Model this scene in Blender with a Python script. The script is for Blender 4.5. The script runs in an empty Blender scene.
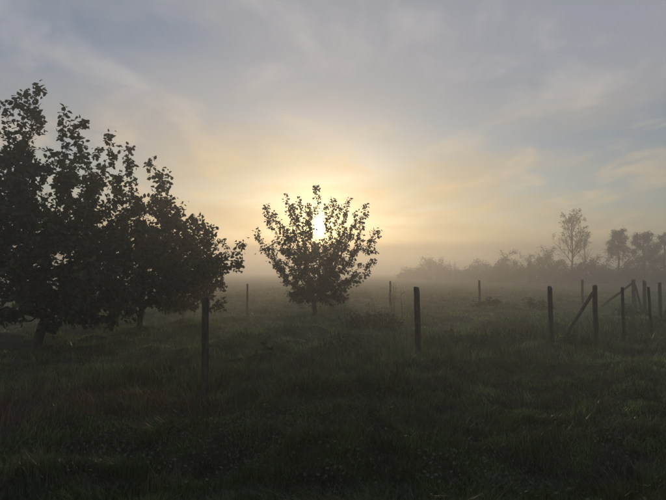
import bpy, math, random
import numpy as np
from mathutils import Vector

random.seed(7)
rng = np.random.default_rng(11)
R = math.radians
scene = bpy.context.scene
col = scene.collection

# ------------------------------------------------------------------ camera
F = 503.0                      # focal length in photo pixels (666 wide)
HORIZON = 272.0
CAM = np.array([0.0, 0.0, 1.62])
PITCH = math.atan((HORIZON - 250.0) / F)
cam_d = bpy.data.cameras.new("camera")
cam_d.sensor_width = 36.0
cam_d.lens = 36.0 * F / 666.0
cam_d.clip_start = 0.05
cam_d.clip_end = 3000.0
cam_o = bpy.data.objects.new("camera", cam_d)
cam_o.location = CAM
cam_o.rotation_euler = (math.pi / 2 + PITCH, 0, 0)
col.objects.link(cam_o)
scene.camera = cam_o


def ray(px, py):
    x, y = (px - 333.0) / F, (250.0 - py) / F
    c, s = math.cos(PITCH), math.sin(PITCH)
    return np.array([x, c - y * s, s + y * c])


def at(px, py, depth):
    """point of the place seen at that spot, depth metres ahead"""
    d = ray(px, py)
    return CAM + d * (depth / d[1])


# ------------------------------------------------------------------ sky, sun, exposure
sun_dir = ray(319.5, 229.0)
sun_dir = sun_dir / np.linalg.norm(sun_dir)
SUN_EL = math.asin(sun_dir[2])
SUN_AZ = math.atan2(sun_dir[0], sun_dir[1])

world = bpy.data.worlds.new("World")
scene.world = world
world.use_nodes = True
nt = world.node_tree
nt.nodes.clear()


def N(tree, kind, **kw):
    n = tree.nodes.new(kind)
    for k, v in kw.items():
        setattr(n, k, v)
    return n


def mathn(tree, op, a, b=None, c=None, clamp=False):
    n = tree.nodes.new("ShaderNodeMath")
    n.operation = op
    n.use_clamp = clamp
    for i, v in enumerate((a, b, c)):
        if v is None:
            continue
        if isinstance(v, (int, float)):
            n.inputs[i].default_value = v
        else:
            tree.links.new(v, n.inputs[i])
    return n.outputs[0]


def mixc(tree, fac, a, b, mode="MIX"):
    n = tree.nodes.new("ShaderNodeMix")
    n.data_type = "RGBA"
    n.blend_type = mode
    for s, v in ((n.inputs[0], fac), (n.inputs[6], a), (n.inputs[7], b)):
        if isinstance(v, (int, float)):
            s.default_value = v
        elif isinstance(v, tuple):
            s.default_value = v if len(v) == 4 else (*v, 1)
        else:
            tree.links.new(v, s)
    return n.outputs[2]


def ramp(tree, fac, stops, interp="EASE"):
    n = tree.nodes.new("ShaderNodeValToRGB")
    n.color_ramp.interpolation = interp
    el = n.color_ramp.elements
    while len(el) < len(stops):
        el.new(0.5)
    for e, (p, c) in zip(el, stops):
        e.position = p
        e.color = c if isinstance(c, tuple) and len(c) == 4 else ((*c, 1) if isinstance(c, tuple) else (c, c, c, 1))
    tree.links.new(fac, n.inputs[0])
    return n.outputs[0]


SKY_STRENGTH = 0.115
sky = N(nt, "ShaderNodeTexSky", sky_type="NISHITA")
sky.sun_disc = False
sky.sun_elevation = SUN_EL
sky.sun_rotation = SUN_AZ
sky.altitude = 50
sky.air_density = 1.0
sky.dust_density = 0.7
sky.ozone_density = 3.0
tc = N(nt, "ShaderNodeTexCoord")
sep = N(nt, "ShaderNodeSeparateXYZ")
nt.links.new(tc.outputs["Generated"], sep.inputs[0])
zc = mathn(nt, "MAXIMUM", sep.outputs[2], 0.0)
# cosine of the angle to the sun
dot = N(nt, "ShaderNodeVectorMath", operation="DOT_PRODUCT")
nt.links.new(tc.outputs["Generated"], dot.inputs[0])
dot.inputs[1].default_value = tuple(sun_dir)
cosang = dot.outputs["Value"]
# thin high cloud, laid out on a flat sheet overhead
den = mathn(nt, "ADD", zc, 0.13)
cx = mathn(nt, "DIVIDE", sep.outputs[0], den)
cy = mathn(nt, "DIVIDE", sep.outputs[1], den)
comb = N(nt, "ShaderNodeCombineXYZ")
nt.links.new(cx, comb.inputs[0])
nt.links.new(cy, comb.inputs[1])


def cloud_noise(scale, sx, sy, rot, detail, rough, dist, off):
    mp = N(nt, "ShaderNodeMapping")
    mp.inputs["Scale"].default_value = (sx, sy, 1)
    mp.inputs["Rotation"].default_value = (0, 0, rot)
    mp.inputs["Location"].default_value = (off, off * 0.7, off * 0.3)
    nt.links.new(comb.outputs[0], mp.inputs[0])
    nz = N(nt, "ShaderNodeTexNoise")
    nz.inputs["Scale"].default_value = scale
    nz.inputs["Detail"].default_value = detail
    nz.inputs["Roughness"].default_value = rough
    nz.inputs["Distortion"].default_value = dist
    nt.links.new(mp.outputs[0], nz.inputs["Vector"])
    return nz.outputs[0]


n_big = cloud_noise(0.9, 0.9, 1.0, R(20), 5, 0.5, 0.5, 3.1)
n_streak = cloud_noise(2.3, 1.3, 0.9, R(-18), 7, 0.55, 0.35, 4.2)
veil = ramp(nt, n_big, [(0.36, 0.0), (0.68, 1.0)])
streak = ramp(nt, n_streak, [(0.46, 0.0), (0.68, 1.0)])
near_sun = ramp(nt, cosang, [(0.45, 0.15), (0.90, 0.55), (0.995, 1.0)], "LINEAR")
low = ramp(nt, zc, [(0.05, 1.0), (0.38, 0.0)])
cloud_away = (0.33, 0.345, 0.39, 1)
cloud_sun = (0.66, 0.46, 0.19, 1)
warm = mathn(nt, "MULTIPLY", near_sun, mathn(nt, "MULTIPLY_ADD", low, 0.92, 0.08), None, True)
cloud_edge = mixc(nt, mathn(nt, "MULTIPLY", low, 0.9), cloud_away, (0.47, 0.42, 0.33, 1))
cloud_col = mixc(nt, warm, cloud_edge, cloud_sun)
base = mixc(nt, 1.0, sky.outputs[0], (SKY_STRENGTH * 1.0,) * 3, "MULTIPLY")
fac_veil = mathn(nt, "MULTIPLY_ADD", veil, 0.55, 0.20)
c1 = mixc(nt, fac_veil, base, cloud_col)
bright = mixc(nt, 1.0, cloud_col, (1.45, 1.38, 1.28, 1), "MULTIPLY")
c2 = mixc(nt, mathn(nt, "MULTIPLY", streak, 0.5), c1, bright)
# the low bank of cloud lying on the horizon all round
bank_n = cloud_noise(0.8, 1.0, 1.0, 0, 3, 0.5, 0.2, 21.0)
bank_z = mathn(nt, "SUBTRACT", sep.outputs[2], mathn(nt, "MULTIPLY", mathn(nt, "SUBTRACT", bank_n, 0.5), 0.012))
bank = ramp(nt, bank_z, [(0.042, 1.0), (0.066, 0.0)])
bank_col = mixc(nt, warm, (0.15, 0.14, 0.135, 1), (0.27, 0.19, 0.11, 1))
c3 = mixc(nt, mathn(nt, "MULTIPLY", bank, 0.9), c2, bank_col)
# the sun's disc and the bright ring of thin cloud round it
_c0, _c1 = math.cos(R(0.75)), math.cos(R(0.4))
disc = mathn(nt, "DIVIDE", mathn(nt, "SUBTRACT", cosang, _c0), _c1 - _c0, None, True)
ang2 = mathn(nt, "SUBTRACT", 1.0, cosang)
aur = mathn(nt, "DIVIDE", 0.00014, mathn(nt, "ADD", ang2, 0.00014))
add1 = N(nt, "ShaderNodeVectorMath", operation="SCALE")
add1.inputs[0].default_value = (40.0, 32.0, 20.0)
nt.links.new(disc, add1.inputs["Scale"])
add2 = N(nt, "ShaderNodeVectorMath", operation="SCALE")
add2.inputs[0].default_value = (9.0, 6.2, 2.2)
nt.links.new(aur, add2.inputs["Scale"])
c4 = mixc(nt, 1.0, c3, add1.outputs[0], "ADD")
c5 = mixc(nt, 1.0, c4, add2.outputs[0], "ADD")
bg = N(nt, "ShaderNodeBackground")
bg.inputs[1].default_value = 1.0
out = N(nt, "ShaderNodeOutputWorld")
nt.links.new(c5, bg.inputs[0])
nt.links.new(bg.outputs[0], out.inputs[0])

sun_d = bpy.data.lights.new("sun", "SUN")
sun_d.energy = 1.05
sun_d.angle = R(0.5)
sun_d.color = (1.0, 0.72, 0.40)
sun_o = bpy.data.objects.new("sun", sun_d)
sun_o.rotation_euler = Vector(-sun_dir).to_track_quat("-Z", "Y").to_euler()
sun_o.location = (0, 40, 30)
col.objects.link(sun_o)

vs = scene.view_settings
vs.view_transform = "Standard"
vs.look = "None"
vs.gamma = 1.0
vs.use_curve_mapping = False
vs.exposure = 0.15
cy_ = scene.cycles
cy_.use_denoising = True
cy_.max_bounces = 6
cy_.diffuse_bounces = 2
cy_.glossy_bounces = 2
cy_.transmission_bounces = 3
cy_.transparent_max_bounces = 8
cy_.volume_bounces = 3
cy_.sample_clamp_indirect = 4.0
HAZE_DENSITY = 0.0114
HAZE_TOP = 10.5


# ------------------------------------------------------------------ materials
def new_mat(name):
    m = bpy.data.materials.new(name)
    m.use_nodes = True
    t = m.node_tree
    t.nodes.clear()
    o = t.nodes.new("ShaderNodeOutputMaterial")
    return m, t, o


def bark_mat(name, c_a, c_b, scale=18.0):
    m, t, o = new_mat(name)
    tc_ = N(t, "ShaderNodeTexCoord")
    mp = N(t, "ShaderNodeMapping")
    mp.inputs["Scale"].default_value = (1, 1, 0.22)
    t.links.new(tc_.outputs["Object"], mp.inputs[0])
    nz = N(t, "ShaderNodeTexNoise")
    nz.inputs["Scale"].default_value = scale
    nz.inputs["Detail"].default_value = 6
    t.links.new(mp.outputs[0], nz.inputs["Vector"])
    c = ramp(t, nz.outputs[0], [(0.35, c_a), (0.68, c_b)])
    b = N(t, "ShaderNodeBsdfPrincipled")
    b.inputs["Roughness"].default_value = 0.9
    t.links.new(c, b.inputs["Base Color"])
    bp = N(t, "ShaderNodeBump")
    bp.inputs["Strength"].default_value = 0.6
    bp.inputs["Distance"].default_value = 0.01
    t.links.new(nz.outputs[0], bp.inputs["Height"])
    t.links.new(bp.outputs[0], b.inputs["Normal"])
    t.links.new(b.outputs[0], o.inputs[0])
    return m


def leaf_mat(name, tint=(1, 1, 1), trans=0.35, rough=0.5, spec=0.35):
    """leaf or blade: colour from the per-piece attribute 'tone'"""
    m, t, o = new_mat(name)
    a = N(t, "ShaderNodeAttribute", attribute_name="tone")
    c = mixc(t, 1.0, a.outputs["Color"], (*tint, 1), "MULTIPLY")
    b = N(t, "ShaderNodeBsdfPrincipled")
    b.inputs["Roughness"].default_value = rough
    b.inputs["Specular IOR Level"].default_value = spec
    t.links.new(c, b.inputs["Base Color"])
    tr = N(t, "ShaderNodeBsdfTranslucent")
    c2_ = mixc(t, 1.0, c, (1.1, 1.15, 0.6, 1), "MULTIPLY")
    t.links.new(c2_, tr.inputs[0])
    mx = N(t, "ShaderNodeMixShader")
    mx.inputs[0].default_value = trans
    t.links.new(b.outputs[0], mx.inputs[1])
    t.links.new(tr.outputs[0], mx.inputs[2])
    t.links.new(mx.outputs[0], o.inputs[0])
    return m


def ground_mat():
    m, t, o = new_mat("meadow_ground")
    tc_ = N(t, "ShaderNodeTexCoord")
    outs = []
    for sc_, det in ((0.35, 5), (2.6, 6), (22.0, 4)):
        nz = N(t, "ShaderNodeTexNoise")
        nz.inputs["Scale"].default_value = sc_
        nz.inputs["Detail"].default_value = det
        nz.inputs["Roughness"].default_value = 0.6
        t.links.new(tc_.outputs["Object"], nz.inputs["Vector"])
        outs.append(nz.outputs[0])
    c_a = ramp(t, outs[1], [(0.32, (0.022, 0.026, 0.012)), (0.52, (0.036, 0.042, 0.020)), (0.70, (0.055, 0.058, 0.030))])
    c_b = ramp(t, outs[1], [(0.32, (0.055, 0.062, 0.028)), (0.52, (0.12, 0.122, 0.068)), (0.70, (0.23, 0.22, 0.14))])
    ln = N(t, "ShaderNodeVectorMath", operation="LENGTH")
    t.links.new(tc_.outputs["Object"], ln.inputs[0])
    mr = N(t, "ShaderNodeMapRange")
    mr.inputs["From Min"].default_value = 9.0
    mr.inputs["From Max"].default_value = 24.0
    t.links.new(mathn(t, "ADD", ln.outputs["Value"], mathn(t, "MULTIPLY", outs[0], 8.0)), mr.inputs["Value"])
    c = mixc(t, mr.outputs[0], c_a, c_b)  # dark near, dewy pale farther off; the mist's brightening is painted in too
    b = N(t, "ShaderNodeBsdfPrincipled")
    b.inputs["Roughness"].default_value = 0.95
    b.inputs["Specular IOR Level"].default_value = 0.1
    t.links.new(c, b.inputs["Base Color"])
    h = mathn(t, "ADD", outs[1], mathn(t, "MULTIPLY", outs[2], 0.4))
    bp = N(t, "ShaderNodeBump")
    bp.inputs["Strength"].default_value = 0.9
    bp.inputs["Distance"].default_value = 0.12
    t.links.new(h, bp.inputs["Height"])
    t.links.new(bp.outputs[0], b.inputs["Normal"])
    t.links.new(b.outputs[0], o.inputs[0])
    return m


M_BARK = bark_mat("bark_dark", (0.035, 0.028, 0.020), (0.10, 0.085, 0.065))
M_FARBARK = bark_mat("bark_grey", (0.05, 0.045, 0.038), (0.12, 0.11, 0.095), 6.0)
M_WOOD = bark_mat("weathered_post_wood", (0.030, 0.026, 0.021), (0.095, 0.082, 0.066), 30.0)
M_LEAF = leaf_mat("orchard_leaf", trans=0.28)
M_FARLEAF = leaf_mat("hedgerow_leaf", trans=0.2, rough=0.7, spec=0.2)
M_GRASS = leaf_mat("grass_blade", trans=0.35, rough=0.38, spec=0.6)
M_WEED = leaf_mat("weed_leaf", trans=0.3, rough=0.45, spec=0.4)


# ------------------------------------------------------------------ mesh helpers
def tag(o, label=None, cat=None, group=None, kind=None):
    if label:
        o["label"] = label
    if cat:
        o["category"] = cat
    if group:
        o["group"] = group
    if kind:
        o["kind"] = kind
    return o


def empty(name, loc):
    o = bpy.data.objects.new(name, None)
    o.empty_display_size = 0.2
    o.location = tuple(float(v) for v in loc)
    col.objects.link(o)
    return o


def mesh_obj(name, verts, faces, mat, parent=None, tones=None, smooth=True, origin=None):
    """verts (n,3) world; faces: list of (k,m) int arrays with m = 3 or 4; tones (n,3) colour per vertex"""
    verts = np.asarray(verts, dtype=np.float64)
    if origin is None and parent is not None:
        origin = np.array(parent.location)
    if origin is not None:
        verts = verts - np.asarray(origin)
    me = bpy.data.meshes.new(name)
    faces = [np.asarray(f, dtype=np.int32) for f in faces if len(f)]
    nl = sum(f.size for f in faces)
    nf = sum(len(f) for f in faces)
    me.vertices.add(len(verts))
    me.vertices.foreach_set("co", verts.astype(np.float32).ravel())
    me.loops.add(nl)
    me.loops.foreach_set("vertex_index", np.concatenate([f.ravel() for f in faces]).astype(np.int32))
    me.polygons.add(nf)
    starts, s = [], 0
    for f in faces:
        starts.append(s + np.arange(len(f), dtype=np.int32) * f.shape[1])
        s += f.size
    me.polygons.foreach_set("loop_start", np.concatenate(starts).astype(np.int32))
    me.polygons.foreach_set("use_smooth", np.full(nf, smooth))
    if tones is not None:
        a = me.attributes.new("tone", "FLOAT_COLOR", "POINT")
        rgba = np.ones((len(verts), 4), dtype=np.float32)
        rgba[:, :3] = tones
        a.data.foreach_set("color", rgba.ravel())
    me.update(calc_edges=True)
    me.materials.append(mat)
    o = bpy.data.objects.new(name, me)
    if parent is not None:
        o.parent = parent
    elif origin is not None:
        o.location = tuple(float(v) for v in origin)
    col.objects.link(o)
    return o


def unit(v):
    v = np.asarray(v, dtype=float)
    n = np.linalg.norm(v, axis=-1, keepdims=True)
    return v / np.maximum(n, 1e-9)


class Tubes:
    def __init__(self):
        self.v, self.q, self.t, self.n = [], [], [], 0

    def add(self, pts, rad, sides=6, cap=True):
        pts = np.asarray(pts, dtype=float)
        k = len(pts)
        tang = np.gradient(pts, axis=0)
        tang = unit(tang)
        ref = np.array([0.31, 0.77, 0.55]) if abs(tang[0] @ np.array([0.31, 0.77, 0.55])) < 0.9 else np.array([1.0, 0, 0])
        u = unit(np.cross(tang, ref))
        w = np.cross(tang, u)
        a = np.linspace(0, 2 * math.pi, sides, endpoint=False)
        ring = u[:, None, :] * np.cos(a)[None, :, None] + w[:, None, :] * np.sin(a)[None, :, None]
        vs_ = pts[:, None, :] + ring * np.asarray(rad)[:, None, None]
        base_ = self.n
        self.v.append(vs_.reshape(-1, 3))
        i = np.arange(k - 1)[:, None] * sides
        j = np.arange(sides)[None, :]
        j2 = (j + 1) % sides
        q = np.stack([i + j, i + j2, i + sides + j2, i + sides + j], axis=-1).reshape(-1, 4) + base_
        self.q.append(q)
        self.n += k * sides
        if cap:
            self.v.append(pts[-1:] + tang[-1:] * np.asarray(rad)[-1] * 0.5)
            e = base_ + (k - 1) * sides
            jj = np.arange(sides)
            self.t.append(np.stack([e + jj, e + (jj + 1) % sides, np.full(sides, self.n)], axis=-1))
            self.n += 1

    def build(self, name, mat, parent):
        if not self.v:
            return None
        return mesh_obj(name, np.concatenate(self.v),
                        [np.concatenate(self.q)] + ([np.concatenate(self.t)] if self.t else []), mat, parent)


def leaf_cloud(pos, out_dir, length, width, droop=0.35, tones=None, curl=0.18, rg=None):
    """leaves as folded pointed ovals (two quads each)"""
    rg = rg or rng
    n = len(pos)
    d = unit(out_dir + rg.normal(0, 0.55, (n, 3)) + np.array([0, 0, -droop]))
    nrm = unit(rg.normal(0, 0.6, (n, 3)) + np.array([0, 0, 0.8]))
    side = unit(np.cross(d, nrm))
    up = np.cross(side, d)
    L = np.asarray(length).reshape(-1, 1) * np.ones((n, 1))
    W = np.asarray(width).reshape(-1, 1) * np.ones((n, 1))
    tip_drop = up * (-curl) * L
    v = np.stack([
        pos,
        pos + d * L * 0.30 + side * W * 0.46 + up * W * 0.14,
        pos + d * L * 0.70 + side * W * 0.40 + up * W * 0.12 + tip_drop * 0.5,
        pos + d * L + tip_drop,
        pos + d * L * 0.70 - side * W * 0.40 + up * W * 0.12 + tip_drop * 0.5,
        pos + d * L * 0.30 - side * W * 0.46 + up * W * 0.14], axis=1)
    b = np.arange(n)[:, None] * 6
    q = np.concatenate([b + np.array([[0, 3, 2, 1]]), b + np.array([[0, 5, 4, 3]])])
    tn = None if tones is None else np.repeat(tones, 6, axis=0)
    return v.reshape(-1, 3), q, tn


def tone_mix(n, cols, spread=0.25, rg=None):
    rg = rg or rng
    cols = np.array(cols)
    k = rg.integers(0, len(cols), n)
    k2 = rg.integers(0, len(cols), n)
    f = rg.random((n, 1))
    return np.clip((cols[k] * f + cols[k2] * (1 - f)) * (1 + rg.normal(0, spread, (n, 1))), 0.004, 0.6)


# ------------------------------------------------------------------ terrain
_tr = np.random.default_rng(3)
_waves = []
for wl, amp, cnt in ((9.0, 0.034, 4), (3.6, 0.030, 5), (1.6, 0.027, 6), (0.75, 0.015, 6)):
    for _ in range(cnt):
        th = _tr.random() * math.tau
        k_ = math.tau / (wl * _tr.uniform(0.75, 1.3))
        _waves.append((k_ * math.cos(th), k_ * math.sin(th), _tr.random() * math.tau, amp))


def height(x, y):
    x = np.asarray(x, dtype=float)
    y = np.asarray(y, dtype=float)
    h = np.zeros(np.broadcast(x, y).shape)
    for kx, ky, ph, a in _waves:
        h = h + a * np.sin(kx * x + ky * y + ph + 0.6 * np.sin(0.7 * kx * y - 0.5 * ky * x))
    d = np.hypot(x, y)
    fade = 1.0 / (1.0 + (d / 60.0) ** 2)
    # a low swell under the rough strip along the near fence
    return h * fade


def ground_at(px, py):
    d = ray(px, py)
    p = CAM + d * (CAM[2] / max(1e-4, -d[2]))
    for _ in range(6):
        z = float(height(p[0], p[1]))
        p = CAM + d * ((CAM[2] - z) / -d[2])
    return p


def on_ground(x, y):
    return np.array([x, y, float(height(x, y))])


def build_ground():
    rs = np.concatenate([np.linspace(0.0, 2.0, 5), np.arange(2.12, 16, 0.12), np.arange(16, 40, 0.4), np.geomspace(40, 430, 45)])
    na = 420
    # finer steps ahead, coarser behind
    t = np.linspace(-math.pi, math.pi, na, endpoint=False)
    ang = t - 0.82 * np.sin(t)
    rr, aa = np.meshgrid(rs[1:], ang, indexing="ij")
    x = np.concatenate([[0.0], (rr * np.sin(aa)).ravel()])
    y = np.concatenate([[0.0], (rr * np.cos(aa)).ravel()])
    z = height(x, y)
    v = np.stack([x, y, z], axis=1)
    k = len(rs) - 1
    i = np.arange(k - 1)[:, None] * na
    j = np.arange(na)[None, :]
    j2 = (j + 1) % na
    q = np.stack([i + j, i + na + j, i + na + j2, i + j2], axis=-1).reshape(-1, 4) + 1
    jj = np.arange(na)
    tri = np.stack([np.zeros(na, int), jj + 1, (jj + 1) % na + 1], axis=-1)
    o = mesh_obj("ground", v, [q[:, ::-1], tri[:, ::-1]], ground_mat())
    tag(o, "rough pasture running flat into the mist", kind="structure")
    return o


build_ground()


# ------------------------------------------------------------------ the air: ground mist
def build_haze():
    x0, x1, y0, y1, z0, z1 = -440, 440, -440, 440, -1.4, HAZE_TOP
    v = [(x, y, z) for x in (x0, x1) for y in (y0, y1) for z in (z0, z1)]
    f = [[(0, 1, 3, 2), (4, 6, 7, 5), (0, 4, 5, 1), (2, 3, 7, 6), (0, 2, 6, 4), (1, 5, 7, 3)]]
    m, t, o_ = new_mat("morning_mist")
    pv = N(t, "ShaderNodeVolumePrincipled")
    pv.inputs["Color"].default_value = (0.87, 0.85, 0.82, 1)
    pv.inputs["Density"].default_value = HAZE_DENSITY
    pv.inputs["Anisotropy"].default_value = 0.66
    pv.inputs["Density Attribute"].default_value = ""
    pv.inputs["Temperature Attribute"].default_value = ""
    t.links.new(pv.outputs[0], o_.inputs["Volume"])
    o = mesh_obj("haze", v, [np.array(f[0])], m, smooth=False)
    tag(o, "pale morning mist lying over the whole pasture", kind="stuff")


build_haze()


# ------------------------------------------------------------------ trees
def grow(base, trunk_pts, targets, rg, step=0.16, tip_r=0.004, power=2.35, wob=0.05, lift=0.25, back=0.35):
    """skeleton reaching every target; returns positions, parent index, radius, chain list"""
    P = [np.array(p, float) for p in trunk_pts]
    par = [-1] + list(range(len(P) - 1))
    dirs = [np.array([0, 0, 1.0])] + [unit(P[i] - P[i - 1]) for i in range(1, len(P))]
    dep = [0.0]
    for i in range(1, len(P)):
        dep.append(dep[-1] + np.linalg.norm(P[i] - P[i - 1]))
    root = P[-1]
    first = max(0, int(len(P) * 0.6))
    order = np.argsort(np.linalg.norm(targets - root, axis=1) + rg.normal(0, 0.05, len(targets)))
    chains = [list(range(len(P)))]
    for ti in order:
        tgt = targets[ti]
        arr = np.array(P[first:])
        dv = tgt - arr
        dist = np.linalg.norm(dv, axis=1)
        along = np.einsum("ij,ij->i", dv, np.array(dirs[first:])) / np.maximum(dist, 1e-6)
        cost = dist * (1 + back * (1 - along)) + 0.10 * np.array(dep[first:])
        k = int(np.argmin(cost)) + first
        d0 = dist[k - first]
        if d0 < step * 0.5:
            continue
        m = max(2, int(d0 / step))
        p0 = P[k]
        c = p0 + dirs[k] * d0 * 0.30 + np.array([0, 0, lift * d0 * 0.3])
        chain = [k]
        last = k
        for s in range(1, m + 1):
            t = s / m
            p = p0 * (1 - t) ** 2 + 2 * c * t * (1 - t) + tgt * t * t
            if s < m:
                p = p + rg.normal(0, wob * step * 2, 3)
            P.append(p)
            par.append(last)
            dirs.append(unit(p - P[last]))
            dep.append(dep[last] + np.linalg.norm(p - P[last]))
            last = len(P) - 1
            chain.append(last)
        chains.append(chain)
    n = len(P)
    acc = np.zeros(n)
    rad = np.zeros(n)
    for i in range(n - 1, -1, -1):
        r = max(acc[i], tip_r ** power) ** (1 / power)
        rad[i] = r
        if par[i] >= 0:
            acc[par[i]] += r ** power
    return np.array(P), np.array(par), rad, chains


def build_tree(name, label, cat, base, trunk_pts, targets, seed, trunk_r, leaf=None, step=0.16, bark=None,
               leaf_m=None, group=None, split_r=0.022, tip_r=0.004, lift=0.25, wob=0.05, sides=(8, 5), part="crown"):
    rg = np.random.default_rng(seed)
    root = empty(name, base)
    tag(root, label, cat, group)
    P, par, rad, chains = grow(base, trunk_pts, targets, rg, step=step, tip_r=tip_r, lift=lift, wob=wob)
    rmax = rad[0]
    # bring the trunk to its real girth while the twigs stay fine
    ex = math.log(trunk_r / tip_r) / math.log(max(rmax / tip_r, 1.01))
    rad = tip_r * (np.maximum(rad, tip_r) / tip_r) ** ex
    rad[0] *= 1.3
    thick, thin = Tubes(), Tubes()
    for ch in chains:
        rr = rad[ch].copy()
        rr[0] = min(rr[0], rr[1] * 1.25)
        if rr[:2].max() > split_r:
            thick.add(P[ch], rr, sides[0])
        else:
            thin.add(P[ch], rr, sides[1])
    thick.build("trunk", bark or M_BARK, root)
    tw = thin.build("branches", bark or M_BARK, root)
    if tw:
        tw["kind"] = "stuff"
    if leaf:
        idx = np.where((rad < leaf["max_r"]) & (par >= 0))[0]
        z_ok = P[idx, 2] > base[2] + leaf.get("min_z", 0.0)
        idx = idx[z_ok]
        rep = np.repeat(idx, leaf["per"])
        rep = rep[rg.random(len(rep)) < leaf.get("keep", 1.0)]
        n = len(rep)
        dirn = unit(P[rep] - P[par[rep]])
        f = rg.random((n, 1))
        pos = P[par[rep]] * (1 - f) + P[rep] * f + rg.normal(0, leaf["spread"], (n, 3))
        outd = unit(rg.normal(0, 1, (n, 3))) + dirn * 0.6
        L = leaf["len"] * rg.uniform(0.65, 1.25, n)
        v, q, tn = leaf_cloud(pos, outd, L, L * leaf.get("aspect", 0.62), leaf.get("droop", 0.35),
                              tone_mix(n, leaf["cols"], 0.22, rg), rg=rg)
        o = mesh_obj(part, v, [q], leaf_m or M_LEAF, root, tn)
        o["kind"] = "stuff"
    return root


LEAF_COLS = [(0.040, 0.060, 0.022), (0.055, 0.075, 0.026), (0.075, 0.080, 0.030), (0.035, 0.050, 0.022)]


def px_targets(depth, shoots, rg, per=9, jitter=0.16, start=0.25, fork=None, bend=0.18):
    """points along shoots that run from the fork up to tips; tips = (px, py, depth offset)"""
    pts = []
    for (px, py, dd) in shoots:
        tip = at(px, py, depth + dd)
        c = fork * 0.5 + tip * 0.5
        c[:2] += (tip - fork)[:2] * bend
        for k in range(per):
            t = start + (1 - start) * (k + rg.random() * 0.6) / (per - 0.4)
            t = min(t, 1.0)
            p = fork * (1 - t) ** 2 + 2 * c * t * (1 - t) + tip * t * t
            w = jitter * (1.25 - t) * 2.0
            pts.append(p + rg.normal(0, w, 3) * np.array([1, 1, 0.8]))
        pts.append(tip)
    return pts


def blob_targets(center, radii, n, rg, shell=0.35, keep=None):
    out = []
    while len(out) < n:
        v = unit(rg.normal(0, 1, 3)) * (rg.random() ** shell)
        p = center + v * np.array(radii)
        if keep is None or keep(p):
            out.append(p)
    return out


def project(p):
    d = p - CAM
    c, s = math.cos(PITCH), math.sin(PITCH)
    f = d[1] * c + d[2] * s
    u = -d[1] * s + d[2] * c
    return 333 + F * d[0] / f, 250 - F * u / f


# --- the vase-shaped young tree with the rising sun behind it
def sun_tree():
    rg = np.random.default_rng(21)
    b = ground_at(315, 316.5)
    D = b[1]
    fork = at(314, 302, D)
    trunk = [b + (0, 0, -0.06), b * 0.66 + fork * 0.34 + (0.02, 0, 0), b * 0.33 + fork * 0.67 + (-0.02, 0.01, 0), fork]
    tips = [(266, 206, 0.1), (258, 231, -0.3), (288, 194.5, 0.2), (299, 199, -0.7), (316.5, 187, 0.3), (332.5, 200, -0.5),
            (349, 198.5, 0.3), (366, 206, -0.1), (377, 231, 0.2), (373, 262, -0.2), (276, 212, -1.0), (357, 212, 0.9),
            (340, 208, 1.1), (292, 206, 1.1), (270, 246, 0.5), (362, 240, -0.9), (280, 268, 0.3), (352, 276, 0.4),
            (308, 214, -0.9), (305, 240, 1.4), (340, 240, -1.4), (322, 255, 1.3), (300, 255, -1.5), (290, 292, 0.2),
            (344, 298, -0.2), (285, 230, 0.6), (330, 270, -1.2), (352, 225, 0.8), (327, 207, -0.3), (310, 205, 0.2)]
    pts = px_targets(D, tips, rg, per=16, jitter=0.095, start=0.12, fork=fork, bend=0.30)
    pts += blob_targets(at(315, 262, D), (1.15, 1.1, 0.8), 85, rg)
    pts += blob_targets(at(315, 291, D), (0.8, 0.75, 0.45), 60, rg)
    pts = np.array([p for p in pts if p[2] > b[2] + 0.35])
    # the gap between the middle shoots
    keep = []
    for p in pts:
        x, y = project(p)
        keep.append(((x - 319.5) / 5.2) ** 2 + ((y - 227) / 12.5) ** 2 > 1.0)
    pts = pts[np.array(keep)]
    build_tree("fruit_tree", "vase-shaped leafy young tree with the low sun glowing through it", "tree", b, trunk, pts, 5, 0.085,
               leaf=dict(max_r=0.016, per=13, keep=0.9, spread=0.055, len=0.10, aspect=0.66, cols=LEAF_COLS), group="orchard trees",
               step=0.13)


sun_tree()


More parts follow.
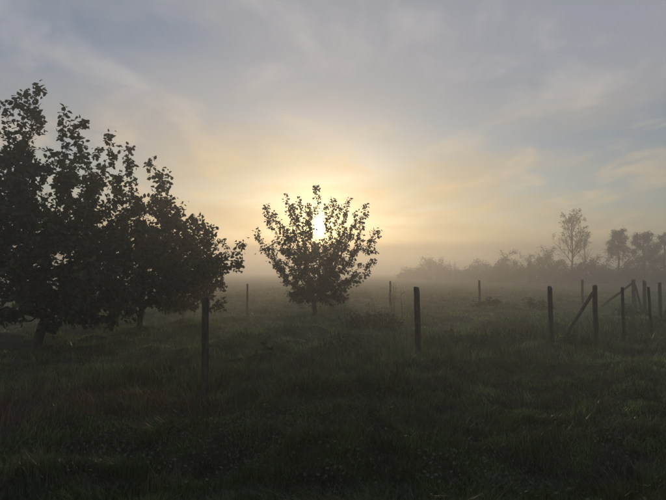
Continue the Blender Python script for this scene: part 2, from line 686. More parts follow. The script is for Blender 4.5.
# --- the big dark tree at the left edge
def big_left_tree():
    rg = np.random.default_rng(33)
    b = ground_at(33, 355)
    D = b[1]
    fork = at(43, 325, D)
    trunk = [b + (0, 0, -0.08), b * 0.66 + fork * 0.34 + (0.03, 0, 0), b * 0.33 + fork * 0.67 + (0.0, 0.01, 0), fork]
    tips = [(38, 87, 0.1), (30, 95, 0.3), (5, 103, 0.4), (17, 99, -0.6), (-25, 96, 0.2), (-60, 110, -0.3), (38, 111, 1.0), (65, 110, 0.0), (84, 121, -0.4),
            (75, 126, 0.7), (110, 133, 0.1), (100, 148, 0.9), (128, 160, -0.5), (-100, 140, 0.4), (-135, 180, 0), (136, 195, 0.4), (140, 230, -0.3),
            (136, 262, 0.3), (138, 290, -0.3), (128, 312, 0.1), (112, 322, -0.4), (92, 333, 0.2), (70, 338, -0.6), (50, 326, -0.9),
            (-10, 322, 0.3), (5, 316, -0.8), (-40, 318, -0.3), (-90, 310, 0.2), (-130, 270, 0.0), (-140, 225, 0.3), (30, 305, -1.4), (80, 305, -1.3),
            (50, 220, -1.7), (10, 180, -1.5), (90, 200, -1.4), (20, 260, -1.8), (90, 260, -1.6), (-50, 250, -1.5), (60, 160, 1.3), (0, 160, 1.5)]
    pts = px_targets(D, tips, rg, per=9, jitter=0.15, start=0.3, fork=fork, bend=0.24)
    pts += blob_targets(at(20, 225, D), (2.15, 1.8, 1.7), 460, rg, shell=0.4)
    pts += blob_targets(at(70, 285, D), (1.25, 1.1, 0.55), 90, rg, shell=0.4)
    pts = np.array([p for p in pts if p[2] > 0.55])
    build_tree("fruit_tree", "largest dark leafy tree, cut off by the left edge, on a leaning trunk", "tree", b, trunk, pts, 6, 0.10,
               leaf=dict(max_r=0.016, per=15, keep=0.9, spread=0.06, len=0.105, aspect=0.7, cols=LEAF_COLS), group="orchard trees",
               step=0.14)


big_left_tree()


# --- the second dark tree, just right of and behind it
def second_tree():
    rg = np.random.default_rng(44)
    b = ground_at(139.5, 332)
    D = b[1]
    fork = at(141, 304, D)
    trunk = [b + (0, 0, -0.08), b * 0.66 + fork * 0.34 + (-0.01, 0, 0), b * 0.33 + fork * 0.67 + (0.015, 0.01, 0), fork]
    tips = [(129, 150, 0.2), (152, 161, 0.0), (167, 173, 0.1), (160, 185, -0.7), (182, 205, 0.0), (192, 220, -0.3), (187, 230, 0.6),
            (206, 243, 0.2), (222, 240, -0.2), (239, 243, 0.0), (238, 262, 0.1), (232, 254, 0.5), (221, 284, 0.0), (223, 302, -0.2), (208, 296, 0.4),
            (192, 311, 0.1), (180, 306, -0.6), (168, 300, 0.4), (100, 165, 0.4), (75, 200, 0.2), (70, 240, 0.3), (78, 275, 0), (95, 300, 0.2),
            (112, 306, -0.3), (150, 250, -1.6), (190, 260, -1.3), (120, 230, -1.5), (170, 225, 1.2), (200, 275, 1.1), (140, 200, 1.4),
            (110, 280, 1.2), (215, 262, -0.7), (140, 285, -1.2), (165, 280, -1.3)]
    pts = px_targets(D, tips, rg, per=9, jitter=0.15, start=0.25, fork=fork, bend=0.20)
    pts += blob_targets(at(150, 245, D), (1.75, 1.5, 1.3), 330, rg, shell=0.4)
    pts += blob_targets(at(190, 275, D), (0.85, 0.9, 0.55), 80, rg, shell=0.4)
    pts = np.array([p for p in pts if p[2] > 0.6])
    # two bare whips standing out of the crown
    for (x0, y0, x1, y1) in ((210, 243, 214, 225), (206, 244, 205, 233)):
        for t in (0.0, 0.5, 1.0):
            pts = np.vstack([pts, at(x0 + (x1 - x0) * t, y0 + (y1 - y0) * t, D)])
    build_tree("fruit_tree", "dark spreading tree on a slim straight trunk behind the nearest fence post", "tree", b, trunk, pts, 9, 0.075,
               leaf=dict(max_r=0.016, per=15, keep=0.9, spread=0.065, len=0.11, aspect=0.68, cols=LEAF_COLS), group="orchard trees",
               step=0.15)


second_tree()

# ------------------------------------------------------------------ far trees and bushes in the mist
FAR_COLS = [(0.050, 0.062, 0.030), (0.060, 0.066, 0.034), (0.045, 0.052, 0.030)]
FD = 60.0


def far_base(px, depth):
    d = ray(px, 280)
    x = d[0] / d[1] * depth
    return on_ground(x, depth)


def far_bare(px, top, depth, label, seed, spread, lo, tr, lean=0.0, levels=4, dens=1.0):
    """leafless tree: ascending limbs that fork again and again into fine twigs"""
    rg = np.random.default_rng(seed)
    b = far_base(px, depth)
    tip = at(px + lean, top, depth)
    H = tip[2] - b[2]
    root = empty("bare_tree", b)
    tag(root, label, "tree", "trees fading into the mist")
    thick, thin = Tubes(), Tubes()

    def limb(p, d, L, r, lev):
        n = 7 if lev < 2 else 5
        pts, rr = [p.copy()], [r]
        d = d.copy()
        for k in range(n):
            up = 0.13 if lev == 1 else (0.06 if lev else 0.0)
            d = unit(d + rg.normal(0, 0.11 if lev else 0.03, 3) + np.array([0, 0, up]))
            pts.append(pts[-1] + d * L / n)
            rr.append(max(r * (1 - 0.75 * (k + 1) / n), 0.011))
        (thick if lev < 2 else thin).add(np.array(pts), rr, 7 if lev < 2 else 4)
        if lev >= levels:
            return
        cnt = {0: int(20 * dens), 1: 6, 2: 4, 3: 3}.get(lev, 3)
        for c in range(cnt):
            t = rg.uniform(lo, 0.97) if lev == 0 else rg.uniform(0.22, 0.98)
            f = t * n
            a = min(int(f), n - 1)
            q = pts[a] + (pts[a + 1] - pts[a]) * (f - a)
            ax = unit(pts[a + 1] - pts[a])
            side = unit(np.cross(ax, unit(rg.normal(0, 1, 3))))
            ang = R(rg.uniform(28, 58)) if lev else R(rg.uniform(32, 62))
            nd = ax * math.cos(ang) + side * math.sin(ang)
            if lev == 0:
                nl = spread * depth / F * (1.12 - 0.50 * (t - lo) / (1 - lo)) * rg.uniform(0.7, 1.1)
            else:
                nl = L * (0.62 - 0.25 * t) * rg.uniform(0.7, 1.15)
            limb(q, nd, nl, max(rr[a] * 0.55, 0.013), lev + 1)

    limb(b + (0, 0, -0.2), unit(tip - b), 0.80 * H + 0.2, tr, 0)
    thick.build("trunk", M_FARBARK, root)
    thin.build("branches", M_FARBARK, root)["kind"] = "stuff"


far_bare(572, 204, FD, "tall leafless tree with a fan of bare branches in the mist", 71, 27, 0.36, 0.14, lean=1)
far_bare(585.5, 217, FD + 3, "slim bare trunk with few twigs close right of the tall leafless tree", 72, 13, 0.35, 0.09, lean=1, levels=3, dens=0.6)


def far_leafy(px, top, depth, label, seed, crown_w, crown_h, low_n, tr, lean=0.0):
    """high ragged crown on a bare trunk with loose lower branches"""
    rg = np.random.default_rng(seed)
    b = far_base(px, depth)
    tip = at(px + lean, top, depth)
    H = tip[2] - b[2]
    S = depth / F
    trunk = []
    for k in range(8):
        t = k / 7
        trunk.append(np.array([b[0] + (tip[0] - b[0]) * t + rg.normal(0, 0.08) * (t > 0), b[1], b[2] - 0.2 + (H * 0.82 + 0.2) * t]))
    ch, cw = crown_h * S, crown_w * S
    pts = []
    for k in range(15):
        u = 0.08 + 0.9 * (k + rg.random()) / 15
        a = k * 2.4 + rg.uniform(-0.4, 0.4)
        r = cw * 0.52 * (0.15 + 0.85 * min(1.0, u * 1.6) ** 0.6) * rg.uniform(0.45, 1.05)
        c = np.array([tip[0] + math.cos(a) * r, b[1] + math.sin(a) * r, tip[2] - ch * u])
        pts += blob_targets(c, (cw * 0.21, cw * 0.21, ch * 0.10), 11, rg)
    pts = [p for p in pts if p[2] < tip[2]]
    for _ in range(low_n):
        t = rg.uniform(0.35, 0.7)
        a = rg.random() * math.tau
        r = cw * rg.uniform(0.25, 0.75)
        pts.append(np.array([b[0] + math.cos(a) * r, b[1] + math.sin(a) * r, b[2] + H * t]))
    build_tree("misty_tree", label, "tree", b, trunk, np.array(pts), seed, tr,
               leaf=dict(max_r=0.045, per=22, keep=0.8, spread=0.16, len=0.14, aspect=0.7, cols=FAR_COLS, min_z=H * 0.42),
               step=0.33, bark=M_FARBARK, leaf_m=M_FARLEAF, group="trees fading into the mist", split_r=0.05, tip_r=0.016, sides=(6, 4))


far_leafy(618, 228, FD + 3, "slender tree with a small tufted crown, right of the bare trees", 81, 16, 25, 40, 0.11)
far_leafy(644, 230, FD + 2, "broader tufted tree just left of the right edge", 82, 23, 36, 24, 0.12)
far_leafy(664, 232, FD + 6, "tufted tree half cut off by the right edge", 83, 22, 36, 22, 0.12)


def far_bush(px, top, w, depth, label, seed, n=70, base_y=None, twigs=0):
    rg = np.random.default_rng(seed)
    b = far_base(px, depth)
    S = depth / F
    ztop = at(px, top, depth)[2]
    H = ztop - b[2]
    hw = w * S
    pts = []
    for _ in range(n):
        x = rg.uniform(-1, 1)
        hh = H * (1 - abs(x) ** 2.2 * 0.75) * rg.uniform(0.75, 1.0)
        z = b[2] + hh * rg.random() ** 0.75
        pts.append([b[0] + x * hw, b[1] + rg.uniform(-1, 1) * hw * 0.7, max(z, b[2] + 0.3)])
    pts.append([b[0] + rg.normal(0, hw * 0.1), b[1], ztop])
    for _ in range(twigs):
        pts.append([b[0] + rg.uniform(-0.6, 0.6) * hw, b[1] + rg.normal(0, 0.4), ztop + rg.uniform(0.0, 0.4)])
    trunk = [b + (0, 0, -0.2), b + (0.05, 0, H * 0.12), b + (0, 0.04, H * 0.25)]
    build_tree("misty_bush", label, "bush", b, trunk, np.array(pts), seed, 0.13,
               leaf=dict(max_r=0.06, per=20, keep=0.9, spread=0.0032 * depth, len=0.0024 * depth, aspect=0.75, cols=FAR_COLS), step=0.42,
               bark=M_FARBARK, leaf_m=M_FARLEAF, group="bushes fading into the mist", split_r=0.06, tip_r=0.016, sides=(5, 4))


BUSHES = [
    (431, 259, 19, 108, "faint rounded bush standing alone, leftmost in the mist"),
    (413, 270, 15, 114, "low faint bush at the left foot of the leftmost misty bush"),
    (453, 269, 15, 112, "low faint bush below two thin misty saplings"),
    (478, 262, 17, 101, "faint rounded bush right above the middle far post"),
    (494, 266, 14, 92, "low misty bush where the dark hedge begins"),
    (509, 254, 17, 81, "misty bush with a spiky top, left end of the dark hedge"),
    (529, 257, 17, 78, "misty bush second from the left end of the dark hedge"),
    (546, 250, 15, 75, "tall ragged misty bush left of the leafless tree"),
    (562, 262, 15, 71, "low misty bush at the foot of the leafless tree"),
    (577, 266, 13, 68, "low misty bush between the two leafless trunks"),
    (592, 260, 15, 69, "rounded misty bush between the bare trunks and the slender tree"),
    (607, 266, 14, 71, "low misty bush left of the slender tufted tree's foot"),
    (630, 257, 14, 66, "misty bush between the slender and the broader tufted trees"),
    (652, 258, 16, 65, "misty bush under the broader tufted tree by the right edge"),
    (676, 256, 17, 63, "misty bush reaching past the right edge"),
]
for i, (px, top, w, dp, lb) in enumerate(BUSHES):
    far_bush(px, top, w, dp, lb, 200 + i, n=150, twigs=5)


def far_sapling(px, top, depth, label, seed):
    rg = np.random.default_rng(seed)
    b = far_base(px, depth)
    tip = at(px, top, depth)
    H = tip[2] - b[2]
    trunk = [b + (0, 0, -0.2), b + (0.05, 0, H * 0.4), b + (-0.03, 0, H * 0.75)]
    pts = [tip] + [b + np.array([rg.normal(0, 0.3), rg.normal(0, 0.3), H * rg.uniform(0.4, 0.95)]) for _ in range(14)]
    build_tree("bare_sapling", label, "tree", b, trunk, np.array(pts), seed, 0.07, None, step=0.4, bark=M_FARBARK,
               group="trees fading into the mist", split_r=0.035, tip_r=0.02, sides=(5, 4), lift=0.8)


far_sapling(450.5, 259, 95, "thin misty sapling, left one of two between the faint bushes", 301)
far_sapling(455, 260, 96.5, "thin misty sapling, right one of two between the faint bushes", 302)


# ------------------------------------------------------------------ fence posts
def post_mesh(name, foot, top, r0, r1, rg, parent, sides=9, flat=False):
    foot, top = np.array(foot, float), np.array(top, float)
    ax = unit(top - foot)
    ref = np.array([1.0, 0, 0])
    u = unit(np.cross(ax, np.cross(ref, ax)))
    w = np.cross(ax, u)
    rings = [0.0, 0.15, 0.35, 0.55, 0.75, 0.93, 0.985, 1.0]
    v, q = [], []
    a = np.linspace(0, math.tau, sides, endpoint=False)
    irr = 1 + rg.normal(0, 0.05, sides)
    L = np.linalg.norm(top - foot)
    slope = rg.normal(0, 0.25, 2)
    for k, t in enumerate(rings):
        r = r0 + (r1 - r0) * t
        if t == 1.0:
            r *= 0.80
        elif t > 0.98:
            r *= 0.97
        c = foot + (top - foot) * t + (u * rg.normal(0, 0.004) + w * rg.normal(0, 0.004)) * (0.1 < t < 0.95)
        for j in range(sides):
            rr = r * irr[j] * (1 + rg.normal(0, 0.015))
            off = u * math.cos(a[j]) * rr + w * math.sin(a[j]) * rr
            cut = ax * (slope[0] * math.cos(a[j]) + slope[1] * math.sin(a[j])) * r if t > 0.9 else 0
            v.append(c + off + cut)
    n = len(rings)
    for k in range(n - 1):
        for j in range(sides):
            j2 = (j + 1) % sides
            q.append((k * sides + j, k * sides + j2, (k + 1) * sides + j2, (k + 1) * sides + j))
    tri = []
    v.append(top + ax * 0.006)
    ci = len(v) - 1
    for j in range(sides):
        tri.append(((n - 1) * sides + j, (n - 1) * sides + (j + 1) % sides, ci))
    v.append(foot)
    bi = len(v) - 1
    for j in range(sides):
        tri.append(((j + 1) % sides, j, bi))
    if parent is None:
        o = mesh_obj(name, np.array(v), [np.array(q), np.array(tri)], M_WOOD, None, origin=foot, smooth=True)
    else:
        o = mesh_obj(name, np.array(v), [np.array(q), np.array(tri)], M_WOOD, parent, smooth=True)
    return o


prg = np.random.default_rng(91)
# (foot x, foot y, top x, top y, width in px, label)
POSTS = [
    (204.5, 400, 205.5, 297, 7.2, "nearest stout wooden fence post, standing left of centre by the dark trees", None),
    (419.5, 364, 416.3, 287, 6.3, "slightly leaning wooden fence post standing alone in the rough weeds right of centre", None),
    (552.0, 346, 549.6, 286.5, 4.6, "wooden fence post just left of the braced corner post", None),
    (624.0, 345, 622.3, 287.3, 3.2, "thin wooden fence post between the braced corner post and the right edge", None),
    (652.2, 341, 648.4, 287, 2.8, "thin leaning wooden fence post near the right edge", None),
    (644.8, 313, 644.4, 280.8, 3.2, "wooden fence post just right of the double-braced far post", None),
    (247.0, 311.5, 247.4, 284, 2.0, "thin distant fence post between the dark trees and the sunlit tree", None),
    (390.3, 306, 390.2, 281, 2.0, "thin distant fence post just left of the leaning near post", None),
    (479.6, 305, 479.3, 280.3, 2.2, "thin distant fence post alone in mid-pasture right of centre", None),
    (582.6, 307, 582.3, 279.6, 2.4, "thin distant fence post left of the braced corner post's top", None),
    (183.0, 316, 183.0, 290, 2.2, "thin distant fence post half hidden under the second dark tree", None),
    (131.5, 316, 131.5, 290, 2.2, "thin distant fence post half hidden just left of the second tree's trunk", None),
]
for (fx, fy, tx, ty, w, lb, _) in POSTS:
    foot = ground_at(fx, fy)
    D = foot[1]
    top = at(tx, ty, D)
    r = w * D / F / 2
    o = post_mesh("fence_post", foot + (0, 0, -0.12), top, r * 1.06, r * 0.95, prg, None)
    tag(o, lb, "fence post", "wooden fence posts")


def braced(fx, fy, tx, ty, w, label, braces):
    foot = ground_at(fx, fy)
    D = foot[1]
    e = empty("fence_post", foot)
    tag(e, label, "fence post", "wooden fence posts")
    r = w * D / F / 2
    post_mesh("post", foot + (0, 0, -0.12), at(tx, ty, D), r * 1.06, r * 0.96, prg, e)
    for (hx, hy, gx, gy, bw, dd) in braces:
        g = ground_at(gx, gy) if dd is None else at(gx, gy, D + dd)
        hi = at(hx, hy, D + (0.0 if dd is None else 0.0))
        rr = bw * D / F / 2
        post_mesh("brace", g + (0, 0, -0.03), hi, rr, rr * 0.95, prg, e, sides=7)


braced(596.0, 344.5, 594.8, 285.8, 5.0, "stout corner fence post with one diagonal brace down to its left", [(593.6, 291.5, 559, 344, 3.2, None)])
braced(634.2, 308, 633.4, 279.6, 3.4, "far fence post with two diagonal braces near the right edge",
       [(632.6, 283.0, 599, 307.5, 2.2, None), (635, 284, 641.5, 308.5, 2.0, None)])
braced(660.4, 322, 659.7, 282.5, 3.2, "fence post cut close to the right edge with a short brace foot beside it", [(675, 286, 662.3, 321, 2.4, -0.2)])


# ------------------------------------------------------------------ grass
def vnoise(x, y, scale, seed):
    rg = np.random.default_rng(seed)
    h = np.zeros_like(x)
    for _ in range(7):
        th = rg.random() * math.tau
        k = math.tau / scale * rg.uniform(0.6, 1.6)
        h += np.sin(k * (x * math.cos(th) + y * math.sin(th)) + rg.random() * math.tau + 0.9 * np.sin(0.5 * k * (x * math.sin(th) - y * math.cos(th))))
    return h / 4.0


def blades(name, x, y, hgt, wid, tones, rg, lean=0.45, mat=None, label=None):
    n = len(x)
    z = height(x, y)
    base_ = np.stack([x, y, z - 0.01], axis=1)
    a = rg.random(n) * math.tau
    side = np.stack([np.cos(a), np.sin(a), np.zeros(n)], axis=1)
    b = a + math.pi / 2 + rg.normal(0, 0.4, n)
    ld = np.stack([np.cos(b), np.sin(b), np.zeros(n)], axis=1) * (np.abs(rg.normal(0, lean, n)) + 0.1)[:, None] * hgt[:, None]
    # the whole sward leans a little one way, patch by patch
    wx, wy = vnoise(x, y, 1.6, 5) * 0.35, vnoise(x, y, 1.9, 6) * 0.35
    ld += np.stack([wx, wy, np.zeros(n)], axis=1) * hgt[:, None]
    h = hgt[:, None]
    up = np.array([[0, 0, 1.0]])
    w = wid[:, None]
    v = np.stack([base_ - side * w * 0.5, base_ + side * w * 0.5,
                  base_ + up * h * 0.55 + ld * 0.30 + side * w * 0.42, base_ + up * h * 0.55 + ld * 0.30 - side * w * 0.42,
                  base_ + up * h * 0.95 + ld], axis=1).reshape(-1, 3)
    i = np.arange(n)[:, None] * 5
    o = mesh_obj(name, v, [i + np.array([[0, 1, 2, 3]]), i + np.array([[3, 2, 4]])], mat or M_GRASS, None, np.repeat(tones, 5, axis=0), smooth=False)
    tag(o, label, "grass", kind="stuff")
    return o


GREEN = [(0.042, 0.078, 0.018), (0.056, 0.096, 0.022), (0.078, 0.108, 0.030), (0.036, 0.062, 0.018), (0.098, 0.105, 0.044)]
STRAW = [(0.15, 0.125, 0.075), (0.12, 0.095, 0.055), (0.10, 0.085, 0.045), (0.17, 0.15, 0.095)]
RUST = [(0.17, 0.080, 0.048), (0.14, 0.068, 0.042), (0.20, 0.105, 0.062), (0.10, 0.07, 0.04)]


def rust_mask(x, y):
    # a strip of dead reddish growth at the left, along the fence line
    u = (x + 3.45) / 1.9
    w = (y - (5.9 + 0.10 * (x + 3.4))) / 0.55
    return np.exp(-(u * u) ** 1.5 - w * w) + 0


def rough_mask(x, y):
    # ungrazed strip along the near fence: from the left foreground to the corner post
    yl = 7.2 + 0.62 * x + 0.03 * x * x
    yl = np.where(x > -1.5, 8.2 + 0.62 * x, 6.6 + 0.1 * x)
    w = np.where(x > -0.5, 1.9, 0.8)
    return np.exp(-((y - yl - 0.7) / w) ** 2)


def meadow():
    rg = np.random.default_rng(100)
    n = 400000
    r = np.exp(rg.uniform(math.log(2.3), math.log(62.0), n))
    a = rg.uniform(-R(49), R(49), n)
    x, y = r * np.sin(a), r * np.cos(a)
    clump = vnoise(x, y, 0.55, 41)
    big = vnoise(x, y, 2.6, 42)
    keep = rg.random(n) < np.clip(0.72 + 0.35 * clump + 0.1 * big, 0.12, 1)
    x, y, r, clump, big = x[keep], y[keep], r[keep], clump[keep], big[keep]
    n = len(x)
    rough = rough_mask(x, y)
    far = np.clip((r - 10) / 12, 0, 1)
    tuss = np.clip(vnoise(x, y, 0.8, 43) - 0.15, 0, 1.2)
    h = 0.040 + 0.030 * np.clip(clump + 0.4, 0, 2) + 0.020 * np.clip(big, -1, 2) + 0.15 * tuss + 0.12 * rough * rg.random(n)
    h = h * (1 - 0.45 * far)
    h = np.clip(h, 0.02, 0.5) * rg.uniform(0.6, 1.35, n)
    w = np.clip(0.0042 + 0.00095 * (r - 3), 0.0042, 0.05) * rg.uniform(0.7, 1.3, n)
    tones = tone_mix(n, GREEN, 0.22, rg)
    lush = np.clip(0.5 + 0.9 * vnoise(x, y, 0.9, 78), 0, 1.25)[:, None]
    tones = tones * (0.52 + 1.05 * lush * np.array([0.85, 1.05, 0.7]))
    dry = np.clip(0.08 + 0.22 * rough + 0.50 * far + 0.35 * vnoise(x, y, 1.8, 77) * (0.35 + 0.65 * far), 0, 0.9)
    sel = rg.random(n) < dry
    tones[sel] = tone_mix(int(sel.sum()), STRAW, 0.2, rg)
    dew_airlight = np.clip((r - 4.5) / 8.0, 0, 1)[:, None] * np.clip(0.6 + 1.25 * vnoise(x * 0.5, y, 1.5, 79), 0, 1.7)[:, None]
    tones = tones * (1 + 0.6 * dew_airlight) + dew_airlight * np.array([0.095, 0.095, 0.064])  # dew paleness plus the mist's brightening, painted into the blades with distance
    ru = rg.random(n) < rust_mask(x, y) * 0.95
    tones[ru] = tone_mix(int(ru.sum()), RUST, 0.2, rg)
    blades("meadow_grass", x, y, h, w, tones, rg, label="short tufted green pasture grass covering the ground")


meadow()


def tussocks():
    """bunched tufts standing proud of the sward"""
    rg = np.random.default_rng(111)
    X, Y, H, W, T = [], [], [], [], []
    for lo_, hi_, cnt, per in ((2.6, 11, 420, 75), (11, 48, 1500, 34)):
        r = np.exp(rg.uniform(math.log(lo_), math.log(hi_), cnt))
        a = rg.uniform(-R(42), R(42), cnt)
        cx_, cy__ = r * np.sin(a), r * np.cos(a)
        ok = vnoise(cx_, cy__, 3.0, 61) > -0.25
        for x0, y0, rr in zip(cx_[ok], cy__[ok], r[ok]):
            big = rg.uniform(0.6, 1.3)
            m = int(per * big)
            sp = (0.07 + 0.0045 * rr) * big
            dx, dy = rg.normal(0, sp * 1.3, m), rg.normal(0, sp, m)
            k = np.exp(-(dx * dx + dy * dy) / (4 * sp * sp))
            X.append(x0 + dx)
            Y.append(y0 + dy)
            H.append((0.07 + 0.10 * big * k) * rg.uniform(0.7, 1.3, m) * (1 + 0.012 * rr))
            W.append((0.0042 + 0.00085 * max(rr - 3, 0)) * rg.uniform(0.7, 1.3, m))
            pale = min(1.0, max(0.0, (rr - 4.5) / 8))  # tufts paler with distance: brightness of lit mist put into their colour
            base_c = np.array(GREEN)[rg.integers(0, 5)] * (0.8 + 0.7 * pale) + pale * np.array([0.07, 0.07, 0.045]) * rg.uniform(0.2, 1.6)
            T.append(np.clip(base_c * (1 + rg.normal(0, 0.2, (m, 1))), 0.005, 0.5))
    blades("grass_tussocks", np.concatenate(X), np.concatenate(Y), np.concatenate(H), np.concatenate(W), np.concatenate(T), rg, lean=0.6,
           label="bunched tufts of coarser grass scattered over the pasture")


tussocks()


def tall_grass():
    rg = np.random.default_rng(101)
    n = 60000
    x = rg.uniform(-5.5, 9.5, n)
    y = rg.uniform(4.5, 19, n)
    m = rough_mask(x, y) * np.clip(0.45 + 0.6 * vnoise(x, y, 1.1, 55), 0, 1)
    k = rg.random(n) < m
    x, y, m = x[k], y[k], m[k]
    n = len(x)
    d = np.hypot(x, y)
    h = (0.14 + 0.30 * m) * rg.uniform(0.6, 1.4, n)
    w = (0.004 + 0.0006 * d) * rg.uniform(0.7, 1.2, n)
    t = tone_mix(n, [GREEN[0], GREEN[3], GREEN[4], STRAW[2], STRAW[1]], 0.2, rg)
    blades("tall_grass", x, y, h, w, t, rg, lean=0.55, label="ungrazed longer grass along the line of fence posts")


tall_grass()


def rust_grass():
    rg = np.random.default_rng(102)
    n = 24000
    x = rg.uniform(-6.2, -1.2, n)
    y = rg.uniform(4.5, 7.6, n)
    k = rg.random(n) < rust_mask(x, y) * np.clip(0.6 + 0.5 * vnoise(x, y, 0.6, 56), 0.05, 1)
    x, y = x[k], y[k]
    n = len(x)
    h = rg.uniform(0.08, 0.26, n)
    w = rg.uniform(0.003, 0.007, n)
    blades("dead_growth", x, y, h, w, tone_mix(n, RUST, 0.2, rg), rg, lean=0.6, label="strip of dead reddish-brown growth in the left foreground")


rust_grass()


# ------------------------------------------------------------------ low broad-leaved weeds in the turf
def turf_weeds():
    rg = np.random.default_rng(103)
    cs = []
    spots = [(250, 430, 0.75), (300, 425, 0.7), (225, 445, 0.5), (100, 440, 0.6), (150, 455, 0.6), (60, 460, 0.5), (470, 470, 0.6), (500, 478, 0.4),
             (520, 405, 0.6), (560, 385, 0.6), (400, 440, 0.5), (620, 440, 0.5), (350, 470, 0.5), (480, 375, 0.7), (320, 400, 0.6), (390, 400, 0.6)]
    P, T = [], []
    for (px, py, s) in spots:
        c = ground_at(px, py)
        m = int(260 * s)
        off = rg.normal(0, 0.30 * s + 0.1, (m, 2)) * np.array([1.35, 1.0])
        xx, yy = c[0] + off[:, 0], c[1] + off[:, 1]
        P.append(np.stack([xx, yy, height(xx, yy) + rg.uniform(0.03, 0.10, m)], axis=1))
    # and a loose scatter everywhere
    m = 2500
    r = np.exp(rg.uniform(math.log(2.6), math.log(14), m))
    a = rg.uniform(-R(42), R(42), m)
    xx, yy = r * np.sin(a), r * np.cos(a)
    P.append(np.stack([xx, yy, height(xx, yy) + rg.uniform(0.02, 0.08, m)], axis=1))
    P = np.concatenate(P)
    n = len(P)
    outd = unit(np.concatenate([rg.normal(0, 1, (n, 2)), np.full((n, 1), 0.25)], axis=1))
    L = rg.uniform(0.016, 0.038, n)
    t = tone_mix(n, [(0.06, 0.085, 0.035), (0.075, 0.095, 0.045), (0.09, 0.105, 0.06)], 0.15, rg)
    v, q, tn = leaf_cloud(P, outd, L, L * 0.85, droop=0.0, tones=t, curl=0.1, rg=rg)
    o = mesh_obj("low_weeds", v, [q], M_WEED, None, tn)
    tag(o, "low broad-leaved weeds and clover scattered through the turf", "weeds", kind="stuff")


turf_weeds()


# ------------------------------------------------------------------ weed clumps and bramble in the rough strip
def weed_clump(name, label, cat, px, py, w, h, seed, n=60, leaf=0.06, group=None, cols=None, dense=6):
    rg = np.random.default_rng(seed)
    b = ground_at(px, py)
    root = empty(name, b)
    tag(root, label, cat, group)
    st = Tubes()
    pos, outs = [], []
    for _ in range(n):
        a = rg.random() * math.tau
        r = w * rg.random() ** 0.6
        fx, fy = b[0] + math.cos(a) * r * 0.75, b[1] + math.sin(a) * r * 0.5
        f = np.array([fx, fy, float(height(fx, fy)) - 0.02])
        hh = h * (1 - 0.55 * (r / w) ** 2) * rg.uniform(0.6, 1.1)
        tip = f + np.array([math.cos(a) * 0.25 * hh + rg.normal(0, 0.06), math.sin(a) * 0.25 * hh + rg.normal(0, 0.06), hh])
        mid = (f + tip) / 2 + np.array([rg.normal(0, 0.03), rg.normal(0, 0.03), hh * 0.1])
        ts = np.linspace(0, 1, 6)[:, None]
        line = f * (1 - ts) ** 2 + 2 * mid * ts * (1 - ts) + tip * ts * ts
        st.add(line, np.linspace(0.0045, 0.0018, 6), 4)
        m = rg.integers(dense, dense * 2)
        t = rg.uniform(0.15, 1.0, (m, 1))
        pos.append(f * (1 - t) ** 2 + 2 * mid * t * (1 - t) + tip * t * t)
        outs.append(unit(rg.normal(0, 1, (m, 3)) * np.array([1, 1, 0.4])))
    st.build("stems", M_BARK, root)["kind"] = "stuff"
    pos, outs = np.concatenate(pos), np.concatenate(outs)
    nn = len(pos)
    L = leaf * rg.uniform(0.6, 1.3, nn)
    v, q, tn = leaf_cloud(pos, outs, L, L * 0.6, droop=0.25, tones=tone_mix(nn, cols or [(0.045, 0.062, 0.024), (0.055, 0.066, 0.028), (0.07, 0.066, 0.034)], 0.2, rg), rg=rg)
    mesh_obj("leaves", v, [q], M_WEED, root, tn)["kind"] = "stuff"
    return root


WG = "weed clumps in the rough strip"
weed_clump("bramble_thicket", "large low dark thicket of brambles between the sunlit tree and the leaning post", "bramble", 372, 334, 1.25, 0.62, 401, 150, 0.06, WG)
weed_clump("bramble_thicket", "dark bramble mound at the foot of the leaning near post, on its left", "bramble", 345, 352, 0.9, 0.40, 402, 90, 0.05, WG)
weed_clump("weed_clump", "dark weed clump just right of the leaning near post", "weeds", 462, 348, 0.85, 0.42, 403, 85, 0.05, WG)
weed_clump("weed_clump", "weed clump along the fence left of the corner posts", "weeds", 515, 344, 0.8, 0.36, 404, 70, 0.05, WG)
weed_clump("weed_clump", "dark weed clump at the foot of the braced corner post", "weeds", 580, 345, 0.75, 0.26, 405, 70, 0.05, WG)
weed_clump("weed_clump", "dark mound of weeds between the thin right-hand posts and the far braces", "weeds", 632, 318, 0.9, 0.55, 406, 80, 0.08, WG)
weed_clump("weed_clump", "dark tussock at the foot of the distant mid-pasture post", "weeds", 487, 307, 0.9, 0.45, 407, 60, 0.10, WG)
weed_clump("weed_clump", "dark tussock in the pasture left of the corner posts", "weeds", 538, 309, 1.0, 0.55, 408, 60, 0.10, WG)
weed_clump("weed_clump", "weed clump at the right edge of the frame below the last post", "weeds", 662, 330, 0.7, 0.45, 409, 60, 0.06, WG)


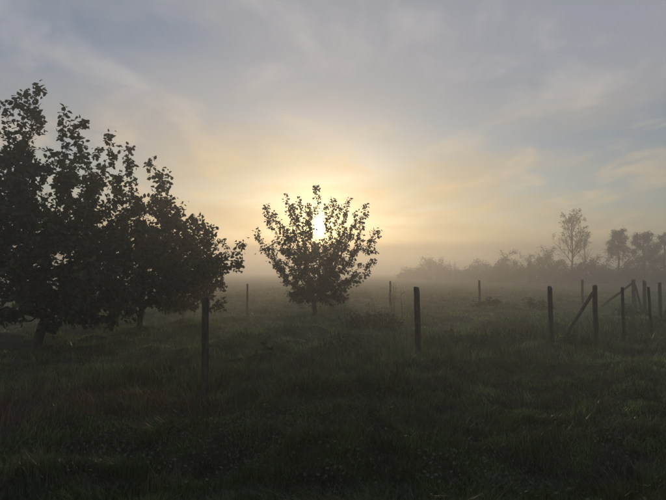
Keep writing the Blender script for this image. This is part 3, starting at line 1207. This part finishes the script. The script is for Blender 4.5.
def tall_stalks(px, py, n, h, label, seed, wpx):
    """a sheaf of thin dead stalks standing above the weeds"""
    rg = np.random.default_rng(seed)
    b = ground_at(px, py)
    root = empty("dead_stalks", b)
    tag(root, label, "weeds", "dead weed stalks")
    for _ in range(n):
        x = b[0] + rg.normal(0, wpx * b[1] / F)
        y = b[1] + rg.normal(0, 0.3)
        f = on_ground(x, y)
        hh = h * rg.uniform(0.6, 1.05)
        tip = f + np.array([rg.normal(0, 0.1), rg.normal(0, 0.08), hh])
        mid = (f + tip) / 2 + rg.normal(0, 0.025, 3)
        ts = np.linspace(0, 1, 7)[:, None]
        line = f * (1 - ts) ** 2 + 2 * mid * ts * (1 - ts) + tip * ts * ts
        st = Tubes()
        st.add(line, np.linspace(0.005, 0.0025, 7), 4)
        for _k in range(rg.integers(2, 5)):
            t = rg.uniform(0.5, 0.95)
            p = f * (1 - t) ** 2 + 2 * mid * t * (1 - t) + tip * t * t
            e = p + np.array([rg.normal(0, 0.07), rg.normal(0, 0.07), rg.uniform(0.06, 0.15)])
            st.add(np.array([p, (p + e) / 2 + (0, 0, -0.01), e]), [0.003, 0.003, 0.0045], 4)
        st.build("stalk", M_BARK, root)


tall_stalks(398, 322, 9, 1.25, "tall thin dead stalks rising above the bramble thicket by the far post", 501, 7)
tall_stalks(375, 330, 5, 0.75, "short dead stalks in the bramble thicket right of the sunlit tree", 502, 8)


# ------------------------------------------------------------------ the lone seedling in the grass
def seedling():
    rg = np.random.default_rng(600)
    b = ground_at(265, 365)
    root = empty("seedling", b)
    tag(root, "lone leafy seedling in the grass between the nearest post and the brambles", "plant")
    H = 0.50
    ts = np.linspace(0, 1, 7)
    line = np.stack([b[0] + 0.03 * np.sin(ts * 3), np.full(7, b[1]), b[2] - 0.02 + ts * H], axis=1)
    st = Tubes()
    st.add(line, np.linspace(0.006, 0.003, 7), 5)
    st.build("stem", M_BARK, root)
    for k in range(15):
        t = rg.uniform(0.35, 1.0)
        p = np.array([[b[0] + 0.03 * math.sin(t * 3), b[1], b[2] + t * H]])
        a = rg.random() * math.tau
        L = rg.uniform(0.10, 0.16)
        v, q, tn = leaf_cloud(p, np.array([[math.cos(a), math.sin(a), 0.35]]), L, L * 0.5, 0.3, tone_mix(1, LEAF_COLS, 0.1, rg), rg=rg)
        mesh_obj("leaf", v, [q], M_WEED, root, tn)


seedling()
